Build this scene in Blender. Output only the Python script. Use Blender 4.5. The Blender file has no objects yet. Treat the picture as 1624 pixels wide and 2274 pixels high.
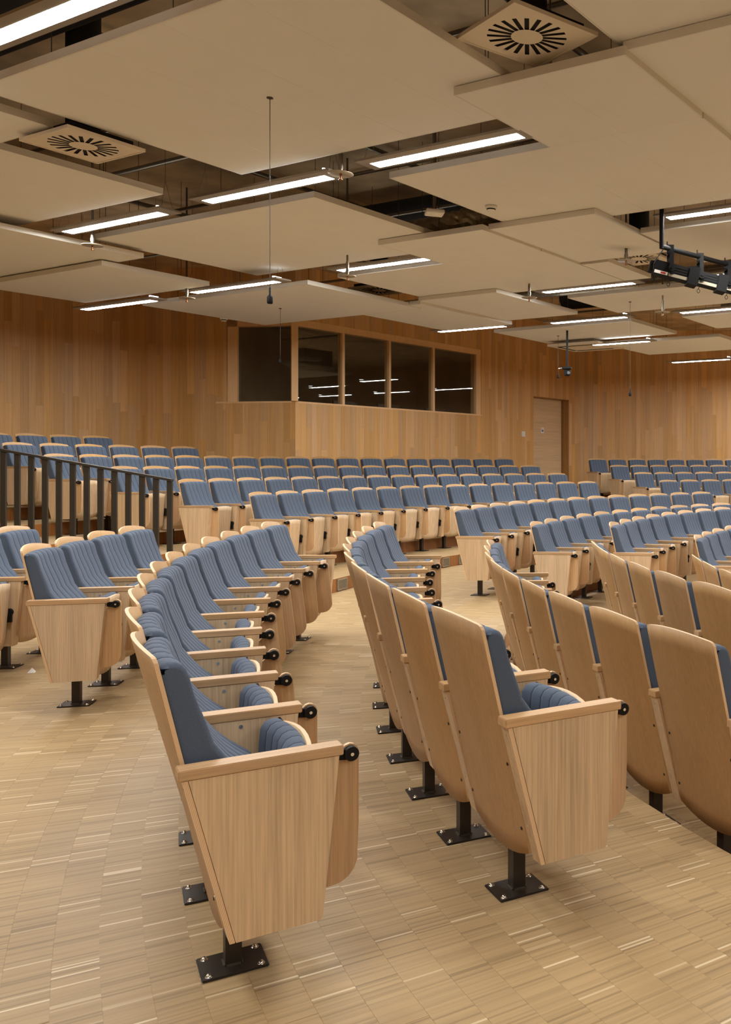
import bpy, bmesh, math, random
from mathutils import Vector, Matrix
random.seed(7)
sc = bpy.context.scene
COL = sc.collection

# ------------------------------------------------------------------ camera
F_PX, CX_PX, CY_PX, CAM_H = 2058.4, 1395.14, 1029.45, 1.5     # lens, principal point (shift lens) for a 1624x2274 frame
cd = bpy.data.cameras.new('camera'); cam = bpy.data.objects.new('camera', cd); COL.objects.link(cam)
cd.sensor_fit = 'VERTICAL'; cd.sensor_height = 36.0; cd.sensor_width = 36.0
cd.lens = F_PX / 2274 * 36.0
cd.shift_x = -(CX_PX - 812) / 2274
cd.shift_y = -(1137 - CY_PX) / 2274
cd.clip_start = 0.05; cd.clip_end = 200
cam.location = (0, 0, CAM_H); cam.rotation_euler = (math.pi / 2, 0, 0)
sc.camera = cam
# ------------------------------------------------------------------ world, exposure
w = bpy.data.worlds.new('world'); sc.world = w; w.use_nodes = True
w.node_tree.nodes['Background'].inputs[0].default_value = (0.9, 0.8, 0.65, 1)
w.node_tree.nodes['Background'].inputs[1].default_value = 0.0
vs = sc.view_settings
vs.view_transform = 'Standard'; vs.look = 'None'; vs.gamma = 1.0; vs.use_curve_mapping = False
vs.exposure = 0.0
LAMP = 106.0          # strip light brightness
UP = 0.045            # share of it that leaves the top of the fittings
sc.cycles.max_bounces = 8; sc.cycles.diffuse_bounces = 6; sc.cycles.glossy_bounces = 4
sc.cycles.transmission_bounces = 6; sc.cycles.transparent_max_bounces = 8
sc.cycles.sample_clamp_indirect = 6.0

# ------------------------------------------------------------------ materials
def nt(name):
    m = bpy.data.materials.new(name); m.use_nodes = True
    t = m.node_tree; b = t.nodes['Principled BSDF']
    return m, t, b
def N(t, typ, **kw):
    n = t.nodes.new(typ)
    for k, v in kw.items(): setattr(n, k, v)
    return n
def math_n(t, op, a, b=None, c=None):
    n = t.nodes.new('ShaderNodeMath'); n.operation = op
    for i, v in enumerate((a, b, c)):
        if v is None: continue
        if isinstance(v, (int, float)): n.inputs[i].default_value = v
        else: t.links.new(v, n.inputs[i])
    return n.outputs[0]
def ramp(t, fac, stops):
    n = t.nodes.new('ShaderNodeValToRGB'); e = n.color_ramp.elements
    while len(e) < len(stops): e.new(0.5)
    for i, (p, c) in enumerate(stops): e[i].position = p; e[i].color = (*c, 1)
    t.links.new(fac, n.inputs[0]); return n.outputs[0]
def srgb(r, g, b):
    f = lambda v: (v / 255 / 12.92) if v / 255 <= .04045 else ((v / 255 + .055) / 1.055) ** 2.4
    return (f(r), f(g), f(b))
def mul(c, k): return tuple(min(1, x * k) for x in c)

def wood(name, col, scale=(60, 60, 2.0), rough=.42, contrast=.22, hue=.10, coord='Object', spec=.35, coarse=.5):
    m, t, b = nt(name)
    oi = N(t, 'ShaderNodeObjectInfo')
    if coord == 'Object':
        co = N(t, 'ShaderNodeTexCoord').outputs['Object']
    else:
        co = N(t, 'ShaderNodeNewGeometry').outputs['Position']
    off = N(t, 'ShaderNodeVectorMath', operation='ADD')
    sclr = N(t, 'ShaderNodeVectorMath', operation='SCALE'); sclr.inputs[0].default_value = (7.3, 11.1, 5.7)
    t.links.new(oi.outputs['Random'], sclr.inputs['Scale'])
    t.links.new(co, off.inputs[0]); t.links.new(sclr.outputs[0], off.inputs[1])
    mp = N(t, 'ShaderNodeMapping'); mp.inputs['Scale'].default_value = scale
    t.links.new(off.outputs[0], mp.inputs['Vector'])
    n1 = N(t, 'ShaderNodeTexNoise'); n1.inputs['Scale'].default_value = 1.0; n1.inputs['Detail'].default_value = 4; n1.inputs['Roughness'].default_value = .6
    t.links.new(mp.outputs[0], n1.inputs['Vector'])
    mp2 = N(t, 'ShaderNodeMapping'); mp2.inputs['Scale'].default_value = tuple(s * .12 for s in scale)
    t.links.new(off.outputs[0], mp2.inputs['Vector'])
    n2 = N(t, 'ShaderNodeTexNoise'); n2.inputs['Scale'].default_value = 1.0; n2.inputs['Detail'].default_value = 2
    t.links.new(mp2.outputs[0], n2.inputs['Vector'])
    g = math_n(t, 'MULTIPLY_ADD', n2.outputs['Fac'], coarse, n1.outputs['Fac'])
    g = math_n(t, 'DIVIDE', g, 1 + coarse)
    c = ramp(t, g, [(.33, mul(col, 1 - contrast)), (.47, mul(col, 1 - contrast * .35)), (.55, col), (.68, mul(col, 1 + contrast * .45))])
    hs = N(t, 'ShaderNodeHueSaturation')
    v = math_n(t, 'MULTIPLY_ADD', oi.outputs['Random'], hue * 2, 1 - hue)
    t.links.new(c, hs.inputs['Color']); t.links.new(v, hs.inputs['Value'])
    r2 = math_n(t, 'FRACT', math_n(t, 'MULTIPLY', oi.outputs['Random'], 13.7))
    s = math_n(t, 'MULTIPLY_ADD', r2, hue * 1.2, 1 - hue * .6); t.links.new(s, hs.inputs['Saturation'])
    t.links.new(hs.outputs[0], b.inputs['Base Color'])
    b.inputs['Roughness'].default_value = rough; b.inputs['Specular IOR Level'].default_value = spec
    bp = N(t, 'ShaderNodeBump'); bp.inputs['Strength'].default_value = .08; bp.inputs['Distance'].default_value = .002
    t.links.new(n1.outputs['Fac'], bp.inputs['Height']); t.links.new(bp.outputs[0], b.inputs['Normal'])
    return m
def plain(name, col, rough=.5, metal=0.0, spec=.5, noise=0.0, nscale=30):
    m, t, b = nt(name)
    if noise:
        co = N(t, 'ShaderNodeTexCoord').outputs['Object']
        n = N(t, 'ShaderNodeTexNoise'); n.inputs['Scale'].default_value = nscale; n.inputs['Detail'].default_value = 3
        t.links.new(co, n.inputs['Vector'])
        c = ramp(t, n.outputs['Fac'], [(.3, mul(col, 1 - noise)), (.7, mul(col, 1 + noise))])
        t.links.new(c, b.inputs['Base Color'])
    else:
        b.inputs['Base Color'].default_value = (*col, 1)
    b.inputs['Roughness'].default_value = rough; b.inputs['Metallic'].default_value = metal; b.inputs['Specular IOR Level'].default_value = spec
    return m
def emit(name, col, strength):
    m = bpy.data.materials.new(name); m.use_nodes = True; t = m.node_tree; t.nodes.clear()
    e = N(t, 'ShaderNodeEmission'); e.inputs[0].default_value = (*col, 1); e.inputs[1].default_value = strength
    o = N(t, 'ShaderNodeOutputMaterial'); t.links.new(e.outputs[0], o.inputs[0]); return m

CX, CY = 8.436, 8.664                  # centre of the curved rows
RING0, RING = 11.745, 0.1238           # parquet courses run in rings round that centre
OAK = srgb(206, 178, 142)
M = {}
M['oak'] = wood('oak_veneer', OAK, (130, 130, 3.0), contrast=.30)
M['oak_shell'] = wood('oak_shell', srgb(178, 140, 94), (110, 110, 2.2), contrast=.18)
M['oak_arm'] = wood('oak_arm', srgb(188, 152, 110), (5, 130, 130))
M['tablet'] = wood('oak_tablet', srgb(194, 158, 116), (130, 130, 3.0), contrast=.26)
M['wall'] = wood('oak_wall', srgb(206, 161, 106), (38, 38, .9), rough=.4, contrast=.18, hue=.13, coord='Position')
M['wall_plain'] = wood('oak_wall_plain', srgb(170, 124, 70), (14, 14, .8), rough=.45, contrast=.2, hue=.02, coord='Position')
M['riser'] = wood('riser_wood', srgb(150, 98, 50), (30, 30, 1.0), rough=.4, contrast=.3, hue=.05, coord='Position')
M['door'] = wood('door_veneer', srgb(216, 184, 142), (1.2, 1.2, 34), rough=.45, contrast=.18, hue=.02, coord='Position')
M['frame_wood'] = wood('frame_wood', srgb(228, 188, 138), (50, 50, 2), contrast=.12, hue=.05)
def ply_edge():
    m, t, b = nt('ply_edge')
    uv = N(t, 'ShaderNodeTexCoord').outputs['UV']
    sp = N(t, 'ShaderNodeSeparateXYZ'); t.links.new(uv, sp.inputs[0])
    s = math_n(t, 'SINE', math_n(t, 'MULTIPLY', sp.outputs[1], 22.0))
    s = math_n(t, 'MULTIPLY_ADD', s, .5, .5)
    c = ramp(t, s, [(.25, srgb(192, 150, 106)), (.6, srgb(228, 196, 154))])
    t.links.new(c, b.inputs['Base Color']); b.inputs['Roughness'].default_value = .5; return m
M['ply'] = ply_edge()
def fabric(name, col):
    m, t, b = nt(name)
    co = N(t, 'ShaderNodeTexCoord').outputs['Object']
    n = N(t, 'ShaderNodeTexNoise'); n.inputs['Scale'].default_value = 420; n.inputs['Detail'].default_value = 2
    t.links.new(co, n.inputs['Vector'])
    c = ramp(t, n.outputs['Fac'], [(.3, mul(col, .82)), (.7, mul(col, 1.18))]); t.links.new(c, b.inputs['Base Color'])
    b.inputs['Roughness'].default_value = .85; b.inputs['Specular IOR Level'].default_value = .2
    b.inputs['Sheen Weight'].default_value = .15; b.inputs['Sheen Roughness'].default_value = .45
    b.inputs['Sheen Tint'].default_value = (.75, .82, 1, 1)
    bp = N(t, 'ShaderNodeBump'); bp.inputs['Strength'].default_value = .15; bp.inputs['Distance'].default_value = .001
    t.links.new(n.outputs['Fac'], bp.inputs['Height']); t.links.new(bp.outputs[0], b.inputs['Normal'])
    return m
M['fabric'] = fabric('blue_grey_fabric', srgb(78, 89, 105))
M['seam'] = fabric('seam_thread', srgb(42, 49, 62))
M['steel'] = plain('dark_steel', srgb(52, 44, 36), rough=.42, metal=.35, noise=.12)
M['black'] = plain('black_plastic', srgb(20, 18, 17), rough=.6, spec=.2)
M['chrome'] = plain('chrome', (.75, .75, .75), rough=.18, metal=1.0)
M['rail'] = plain('rail_steel', srgb(50, 42, 30), rough=.5, metal=.2, noise=.08)
M['panel'] = plain('ceiling_board', srgb(224, 222, 216), rough=.9, spec=.1, noise=.012, nscale=3)
M['trim'] = plain('aluminium_trim', srgb(214, 209, 198), rough=.5, metal=.1)
M['housing'] = plain('lamp_housing', srgb(150, 142, 130), rough=.4, metal=.4)
M['grille'] = plain('grille_metal', srgb(170, 160, 140), rough=.4, metal=.5)
M['white'] = plain('white_plastic', srgb(226, 222, 212), rough=.45)
M['vent'] = plain('vent_face', srgb(214, 202, 182), rough=.5)
M['void'] = plain('dark_void', srgb(22, 18, 14), rough=.9)
M['concrete'] = plain('concrete', srgb(180, 154, 116), rough=.9, noise=.35, nscale=1.6)
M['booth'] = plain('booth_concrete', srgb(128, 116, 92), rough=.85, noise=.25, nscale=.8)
M['duct'] = plain('foil_duct', srgb(140, 130, 112), rough=.32, metal=.8, noise=.2, nscale=18)
M['duct_black'] = plain('black_duct', srgb(24, 20, 17), rough=.8)
M['pipe'] = plain('galvanised_pipe', srgb(120, 112, 98), rough=.35, metal=.8)
M['wire'] = plain('wire', srgb(70, 60, 48), rough=.5)
M['rig'] = plain('rig_black', srgb(13, 12, 11), rough=.65, spec=.15)
M['lens_glass'] = plain('lens_glass', srgb(18, 18, 20), rough=.08)
M['lamp'] = emit('lamp_lens', (1.0, .995, .975), LAMP)
M['lamp_end'] = emit('lamp_end', (1.0, .995, .975), 9.0)
M['lamp_up'] = emit('lamp_up_lens', (1.0, .995, .975), LAMP * UP)
M['screen'] = plain('screen_black', srgb(16, 14, 13), rough=.25)
M['screen_on'] = emit('phone_screen', srgb(90, 120, 180), .6)
M['booth_fill_glow'] = emit('booth_fill_glow', (.85, .92, 1.0), .8)  # added glow for the unseen monitor faces, brightens the booth room
M['paper'] = plain('paper', srgb(235, 233, 228), rough=.8)
M['blue'] = plain('print_blue', srgb(60, 90, 150), rough=.6)
M['red'] = plain('print_red', srgb(190, 60, 45), rough=.6)
M['brass'] = plain('brass', srgb(140, 96, 58), rough=.35, metal=.7)
M['filler'] = plain('joint_filler', srgb(206, 186, 150), rough=.7)
def glass():
    m = bpy.data.materials.new('window_glass'); m.use_nodes = True; t = m.node_tree; t.nodes.clear()
    tr = N(t, 'ShaderNodeBsdfTransparent'); tr.inputs[0].default_value = (.86, .86, .83, 1)
    gl = N(t, 'ShaderNodeBsdfGlossy'); gl.inputs['Roughness'].default_value = .01; gl.inputs[0].default_value = (.95, .95, .95, 1)
    ge = N(t, 'ShaderNodeNewGeometry'); dt = N(t, 'ShaderNodeVectorMath', operation='DOT_PRODUCT')
    t.links.new(ge.outputs['Normal'], dt.inputs[0]); t.links.new(ge.outputs['Incoming'], dt.inputs[1])
    c1 = math_n(t, 'SUBTRACT', 1.0, math_n(t, 'ABSOLUTE', dt.outputs['Value']))
    fr = math_n(t, 'MULTIPLY_ADD', math_n(t, 'POWER', c1, 5.0), .94, .06)
    mx = N(t, 'ShaderNodeMixShader'); o = N(t, 'ShaderNodeOutputMaterial')
    t.links.new(fr, mx.inputs[0]); t.links.new(tr.outputs[0], mx.inputs[1]); t.links.new(gl.outputs[0], mx.inputs[2]); t.links.new(mx.outputs[0], o.inputs[0])
    return m
M['glass'] = glass()
def parquet():
    m, t, b = nt('ring_parquet')
    ps = N(t, 'ShaderNodeNewGeometry').outputs['Position']
    sp = N(t, 'ShaderNodeSeparateXYZ'); t.links.new(ps, sp.inputs[0])
    x = math_n(t, 'SUBTRACT', sp.outputs[0], CX); y = math_n(t, 'SUBTRACT', sp.outputs[1], CY)
    r = math_n(t, 'SQRT', math_n(t, 'ADD', math_n(t, 'MULTIPLY', x, x), math_n(t, 'MULTIPLY', y, y)))
    th = math_n(t, 'ARCTAN2', math_n(t, 'MULTIPLY', y, -1), math_n(t, 'MULTIPLY', x, -1))
    q = math_n(t, 'DIVIDE', math_n(t, 'SUBTRACT', r, RING0), RING)
    ring = math_n(t, 'FLOOR', q); fr = math_n(t, 'SUBTRACT', q, ring)
    rm = math_n(t, 'MULTIPLY_ADD', ring, RING, RING0)
    sl = math_n(t, 'MULTIPLY_ADD', ring, 0.371, math_n(t, 'DIVIDE', math_n(t, 'MULTIPLY', th, rm), .0085))
    si = math_n(t, 'FLOOR', sl)
    cv = N(t, 'ShaderNodeCombineXYZ'); t.links.new(ring, cv.inputs[0]); t.links.new(si, cv.inputs[1])
    wn = N(t, 'ShaderNodeTexWhiteNoise', noise_dimensions='2D'); t.links.new(cv.outputs[0], wn.inputs['Vector'])
    # tone of a tile of 24 or so lamellas
    cv2 = N(t, 'ShaderNodeCombineXYZ'); t.links.new(ring, cv2.inputs[0]); t.links.new(math_n(t, 'FLOOR', math_n(t, 'DIVIDE', sl, 34)), cv2.inputs[1])
    wn2 = N(t, 'ShaderNodeTexWhiteNoise', noise_dimensions='2D'); t.links.new(cv2.outputs[0], wn2.inputs['Vector'])
    base = srgb(173, 147, 107)
    c = ramp(t, wn.outputs['Value'], [(0, mul(base, .68)), (.12, mul(base, .86)), (.3, mul(base, .96)), (.72, mul(base, 1.04)), (.962, mul(base, 1.08)), (.978, srgb(206, 186, 150)), (1, srgb(222, 204, 170))])
    gr = N(t, 'ShaderNodeCombineXYZ')
    t.links.new(math_n(t, 'MULTIPLY', r, 9), gr.inputs[0]); t.links.new(math_n(t, 'MULTIPLY', sl, 1.7), gr.inputs[1])
    gn = N(t, 'ShaderNodeTexNoise'); gn.inputs['Scale'].default_value = 1; gn.inputs['Detail'].default_value = 2; t.links.new(gr.outputs[0], gn.inputs['Vector'])
    big = N(t, 'ShaderNodeTexNoise'); big.inputs['Scale'].default_value = 1.3; big.inputs['Detail'].default_value = 2; t.links.new(ps, big.inputs['Vector'])
    v = math_n(t, 'MULTIPLY_ADD', gn.outputs['Fac'], .18, .91)
    v = math_n(t, 'ADD', v, math_n(t, 'MULTIPLY_ADD', wn2.outputs['Value'], .07, -.035))
    v = math_n(t, 'ADD', v, math_n(t, 'MULTIPLY_ADD', big.outputs['Fac'], .14, -.07))
    hs = N(t, 'ShaderNodeHueSaturation'); t.links.new(c, hs.inputs['Color']); t.links.new(v, hs.inputs['Value'])
    t.links.new(hs.outputs[0], b.inputs['Base Color'])
    b.inputs['Roughness'].default_value = .46; b.inputs['Specular IOR Level'].default_value = .35
    return m
M['parquet'] = parquet()

# ------------------------------------------------------------------ helpers
def mesh(name, verts, faces, mats, fmat=None, smooth=None, uvs=None):
    me = bpy.data.meshes.new(name); me.from_pydata(verts, [], faces)
    for k in (mats if isinstance(mats, (list, tuple)) else [mats]): me.materials.append(M[k] if isinstance(k, str) else k)
    if fmat: me.polygons.foreach_set('material_index', fmat)
    if smooth is True: me.polygons.foreach_set('use_smooth', [True] * len(faces))
    elif smooth: me.polygons.foreach_set('use_smooth', smooth)
    if uvs:
        ul = me.uv_layers.new(name='uv')
        k = 0
        for p in me.polygons:
            for li in p.loop_indices: ul.data[li].uv = uvs[k]; k += 1
    me.update(); return me
def ob(name, data, parent=None, loc=None, rot=None, scale=None):
    o = bpy.data.objects.new(name, data); COL.objects.link(o)
    if parent is not None: o.parent = parent
    if loc: o.location = loc
    if rot: o.rotation_euler = rot
    if scale: o.scale = scale
    return o
def tag(o, label=None, cat=None, group=None, kind=None):
    if label: o['label'] = label
    if cat: o['category'] = cat
    if group: o['group'] = group
    if kind: o['kind'] = kind
    return o
class MB:
    """collects simple solids into one mesh"""
    def __init__(s): s.v = []; s.f = []; s.m = []; s.sm = []
    def add(s, vs_, fs, mi=0, smooth=False):
        b = len(s.v); s.v += [tuple(v) for v in vs_]
        s.f += [tuple(b + i for i in f) for f in fs]; s.m += [mi] * len(fs); s.sm += [smooth] * len(fs)
    def box(s, x0, x1, y0, y1, z0, z1, mi=0, mat=None):
        vs_ = [(x, y, z) for z in (z0, z1) for y in (y0, y1) for x in (x0, x1)]
        if mat: vs_ = [mat @ Vector(v) for v in vs_]
        s.add(vs_, [(0, 2, 3, 1), (4, 5, 7, 6), (0, 1, 5, 4), (2, 6, 7, 3), (0, 4, 6, 2), (1, 3, 7, 5)], mi)
    def tube(s, p, q, r, n=8, mi=0, r2=None, caps=True):
        p, q = Vector(p), Vector(q); d = (q - p).normalized()
        a = d.orthogonal().normalized(); b2 = d.cross(a); r2 = r if r2 is None else r2
        A = [p + (a * math.cos(2 * math.pi * i / n) + b2 * math.sin(2 * math.pi * i / n)) * r for i in range(n)]
        B = [q + (a * math.cos(2 * math.pi * i / n) + b2 * math.sin(2 * math.pi * i / n)) * r2 for i in range(n)]
        s.add(A + B, [(i, (i + 1) % n, n + (i + 1) % n, n + i) for i in range(n)], mi, True)
        if caps: s.add(A, [tuple(range(n))[::-1]], mi); s.add(B, [tuple(range(n))], mi)
    def prism(s, poly, y0, y1, mi=0, mside=None):
        """poly in (x,z), extruded along y"""
        n = len(poly); A = [(x, y0, z) for x, z in poly]; B = [(x, y1, z) for x, z in poly]
        s.add(A, [tuple(range(n))], mi); s.add(B, [tuple(range(n))[::-1]], mi)
        s.add(A + B, [(i, n + i, n + (i + 1) % n, (i + 1) % n) for i in range(n)], mi if mside is None else mside)
    def lathe(s, prof, n=14, mi=0, org=(0, 0, 0)):
        """prof (r,z) around z"""
        k = len(prof); vs_ = []
        for r, z in prof: vs_ += [(org[0] + r * math.cos(2 * math.pi * i / n), org[1] + r * math.sin(2 * math.pi * i / n), org[2] + z) for i in range(n)]
        s.add(vs_, [(j * n + i, j * n + (i + 1) % n, (j + 1) * n + (i + 1) % n, (j + 1) * n + i) for j in range(k - 1) for i in range(n)], mi, True)
    def mesh(s, name, mats): return mesh(name, s.v, s.f, mats, s.m, s.sm)
    def build(s, name, mats, parent=None, **k): return ob(name, s.mesh(name, mats), parent, **k)
UNIT = None
def unit_cube(mat):
    b = MB(); b.box(-.5, .5, -.5, .5, -.5, .5); return b.mesh('unit_' + mat, [mat])
def pol(R, ph, z=0.0):
    a = math.radians(ph); return (CX - R * math.cos(a), CY - R * math.sin(a), z)
def px(p):
    return (CX_PX + F_PX * p[0] / p[1], CY_PX + F_PX * (CAM_H - p[2]) / p[1]) if p[1] > .05 else (1e6, 1e6)
TC = math.radians(28.5)
EA = Vector((math.cos(TC), -math.sin(TC), 0)); EB = Vector((math.sin(TC), math.cos(TC), 0))
GRID = Matrix(((EA.x, EB.x, 0), (EA.y, EB.y, 0), (0, 0, 1))).to_4x4()
GROT = (0, 0, -TC)
def gp(a, b, z): v = EA * a + EB * b; return (v.x, v.y, z)

# ================================================================== SETTING: floors
STEP = .155
E1 = 12.04
EDGE = [12.04, 12.98, 13.88, 14.78, 15.68, 16.58]        # front edges of the raised tiers
DOWN = [9.524, 7.74]                                      # edges of the two steps down
def sector(name, R0, R1, p0, p1, z, mat, thick=0, n=60):
    vs_, fs = [], []
    for i in range(n + 1):
        ph = p0 + (p1 - p0) * i / n
        vs_ += [pol(R0, ph, z), pol(R1, ph, z)]
    for i in range(n): fs.append((2 * i, 2 * i + 1, 2 * i + 3, 2 * i + 2))
    return ob(name, mesh(name, vs_, fs, [mat]))
def ringwall(name, R, p0, p1, z0, z1, mat, n=60):
    vs_, fs = [], []
    for i in range(n + 1):
        ph = p0 + (p1 - p0) * i / n
        vs_ += [pol(R, ph, z0), pol(R, ph, z1)]
    for i in range(n): fs.append((2 * i, 2 * i + 2, 2 * i + 3, 2 * i + 1))
    return ob(name, mesh(name, vs_, fs, [mat], smooth=True))
SIDE = 0.0                                                # the stair side of the raised block, a ray from the centre
fl = MB()
def fan(R0, R1, p0, p1, z, n):
    vs_, fs = [], []
    for i in range(n + 1):
        ph = p0 + (p1 - p0) * i / n
        vs_ += [pol(R0, ph, z), pol(R1, ph, z)]
    for i in range(n): fs.append((2 * i, 2 * i + 1, 2 * i + 3, 2 * i + 2))
    fl.add(vs_, fs)
fan(DOWN[0], E1, -100, 160, -.001, 130)
fan(E1, 26, SIDE, 160, -.001, 80)
floor = fl.build('floor', ['parquet']); tag(floor, 'pale oak lamella parquet laid in rings, the level floor', kind='structure')
# parquet tiles: the courses follow the rows
T_ARC = .297
cand = []
for k in range(-17, 34):
    r0 = RING0 + RING * k; r1 = r0 + RING
    if r0 < DOWN[0] or r0 > 15.8: continue
    da = math.degrees(T_ARC / (r0 + r1) * 2)
    j0, j1 = int(-52 / da), int(62 / da)
    for j in range(j0, j1):
        ph = (j + (.37 * (k % 5))) * da
        if r0 > E1 - .06 and ph < SIDE + 1.2: continue
        q = [px(pol(r, p, 0)) for r, p in ((r0, ph), (r0, ph + da), (r1, ph + da), (r1, ph))]
        cx = sum(a[0] for a in q) / 4; cy = sum(a[1] for a in q) / 4
        ins = -60 < cx < 1690 and 1100 < cy < 2330
        ar = abs(sum(q[i][0] * q[(i + 1) % 4][1] - q[(i + 1) % 4][0] * q[i][1] for i in range(4))) / 2 if ins else 0
        cand.append((ar, k, ph, da, r0, r1))
cand.sort(key=lambda c: -c[0])
G_ = .0003
tile_mesh = {}
def tile_verts(r0, r1, da, top=0.0):
    out = []
    for z in (top - .006, top):
        for r in (r0 + G_, r1 - G_):
            for s in (0, .5, 1):
                a = math.radians(da * s); g = (G_ if s == 0 else -G_ if s == 1 else 0)
                out.append((-r * math.cos(a) + g * math.sin(a), -r * math.sin(a) - g * math.cos(a), z))
    return out
TF = [(6, 9, 10, 7), (7, 10, 11, 8), (0, 6, 7, 1), (1, 7, 8, 2), (3, 4, 10, 9), (4, 5, 11, 10), (0, 3, 9, 6), (2, 8, 11, 5)]
for c in cand[:300]:
    if c[0] <= 0: break
    ar, k, ph, da, r0, r1 = c
    if k not in tile_mesh: tile_mesh[k] = mesh('parquet_tile', tile_verts(r0, r1, da), TF, ['parquet'])
    ob('parquet_tile', tile_mesh[k], floor, loc=(CX, CY, 0), rot=(0, 0, math.radians(ph)))
rest = MB()
for ar, k, ph, da, r0, r1 in cand[300:]:
    if ar <= 0: continue
    m_ = Matrix.Translation((CX, CY, 0)) @ Matrix.Rotation(math.radians(ph), 4, 'Z')
    rest.add([m_ @ Vector(v) for v in tile_verts(r0, r1, da)], TF)
if rest.v: tag(rest.build('parquet_tiles', ['parquet'], floor), kind='stuff')
tag(sector('floor_lower', DOWN[1], DOWN[0], -100, 160, -STEP, 'parquet', n=130), 'parquet step below the level floor', kind='structure')
lf = MB()
lf.add([pol(DOWN[1], -180 + 5 * i, -2 * STEP) for i in range(72)], [tuple(range(72))[::-1]])
tag(lf.build('floor_stage', ['parquet']), 'lowest parquet floor towards the stage', kind='structure')
for i, R in enumerate(DOWN):
    tag(ringwall('step_riser', R, -100, 160, -(i + 1) * STEP, -i * STEP, 'riser', 130), 'wooden riser of a step down', kind='structure')
for i, R in enumerate(EDGE):
    z = (i + 1) * STEP
    R1 = EDGE[i + 1] if i + 1 < len(EDGE) else 24
    tag(sector('tier_floor', R, R1, SIDE, -80, z, 'parquet', n=80), 'parquet tread of raised tier number %d' % (i + 1), kind='structure')
    tag(ringwall('tier_riser', R, SIDE, -80, z - STEP, z, 'riser', 80), 'wooden riser of raised tier number %d' % (i + 1), kind='structure')
    # side cheek of the tier along the stair edge
    b = MB(); p, q = pol(R, SIDE), pol(R1, SIDE)
    b.add([(p[0], p[1], 0), (q[0], q[1], 0), (q[0], q[1], z), (p[0], p[1], z)], [(0, 1, 2, 3)])
    tag(b.build('tier_cheek', ['riser']), 'wooden side cheek of raised tier number %d' % (i + 1), kind='structure')

# ================================================================== SETTING: walls
ZW = 5.0
def planked_wall(name, p, q, spans, label, seed, wmin=.10, wmax=.17, backing='wall_plain', planks=True, flip=False):
    """wall from p to q (plan points, room on the right hand side when walking p->q unless flip); spans = (s0,s1,z0,z1) covered with planks"""
    P = Vector((*p, 0)); Q = Vector((*q, 0)); d = (Q - P).normalized(); n = Vector((d.y, -d.x, 0)) * (-1 if flip else 1)
    b = MB()
    for s0, s1, z0, z1 in spans:
        A, B = P + d * s0, P + d * s1; bk = n * -.06
        vs_ = [A, B, B + bk, A + bk]; vv = [(v.x, v.y, z) for z in (z0, z1) for v in vs_]
        b.add(vv, [(0, 1, 5, 4), (1, 2, 6, 5), (2, 3, 7, 6), (3, 0, 4, 7), (4, 5, 6, 7), (3, 2, 1, 0)])
    o = tag(b.build(name, [backing]), label, kind='structure')
    if planks:
        rnd = random.Random(seed); cube = CUBE_WALL; rz = math.atan2(d.y, d.x)
        for s0, s1, z0, z1 in spans:
            s = s0
            while s < s1 - 1e-4:
                wd = min(rnd.uniform(wmin, wmax), s1 - s)
                if s1 - s - wd < .05: wd = s1 - s
                z = z0
                first = True
                while z < z1 - 1e-4:
                    L = rnd.uniform(.5, 2.2) if first else rnd.uniform(1.0, 2.6)
                    first = False
                    if z1 - z - L < .35: L = z1 - z
                    c = P + d * (s + wd / 2) + n * .006
                    ob('plank', cube, o, loc=(c.x, c.y, z + L / 2), rot=(0, 0, rz), scale=(wd - .0016, .012 + rnd.uniform(0, .0015), L - .0016))
                    z += L
                s += wd
    return o
CUBE_WALL = unit_cube('wall')
K0 = (-8.79, 16.71)                 # corner of left and rear wall
K1 = (-5.86, 16.30)                 # corner of the control booth
dB = Vector((.496, .868)); dB.normalize()
def onB(s): return (K1[0] + dB.x * s, K1[1] + dB.y * s)
SILL, HEAD = 2.6, 4.05
# left wall (runs towards the camera's left)
KL = (K0[0] - .477 * 5.2, K0[1] - .879 * 5.2)
planked_wall('wall_left', KL, K0, [(0, 5.2, .6, ZW)], 'warm oak plank wall at left', 3)
LR = (Vector(K1) - Vector(K0)).length
s_win = LR - 1.29                   # the glazing starts here on the rear wall
planked_wall('wall_rear', K0, K1, [(0, s_win, .6, ZW), (s_win, LR, .6, SILL), (s_win, LR, HEAD, ZW)], 'oak plank wall left of and below the control booth window', 5)
S_GL = 5.0                          # glazing length on the booth front
S_D0, S_D1 = 7.16, 8.73             # door opening
DOORTOP = 3.14
planked_wall('wall_booth', K1, onB(9.0), [(0, S_GL + .16, .6, SILL), (0, S_GL + .16, HEAD, ZW), (S_GL + .16, S_D0, .6, ZW), (S_D0, S_D1, DOORTOP, ZW), (S_D1, 9.0, .6, ZW)], 'oak plank wall with the control booth window and a door', 9, wmin=.09, wmax=.15)
KR0 = onB(9.0); KR1 = (7.2, 24.9)
planked_wall('wall_right', KR0, KR1, [(0, (Vector(KR1) - Vector(KR0)).length, .4, ZW)], 'long oak plank wall behind the right-hand tiers', 12, wmin=.09, wmax=.15)
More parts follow.
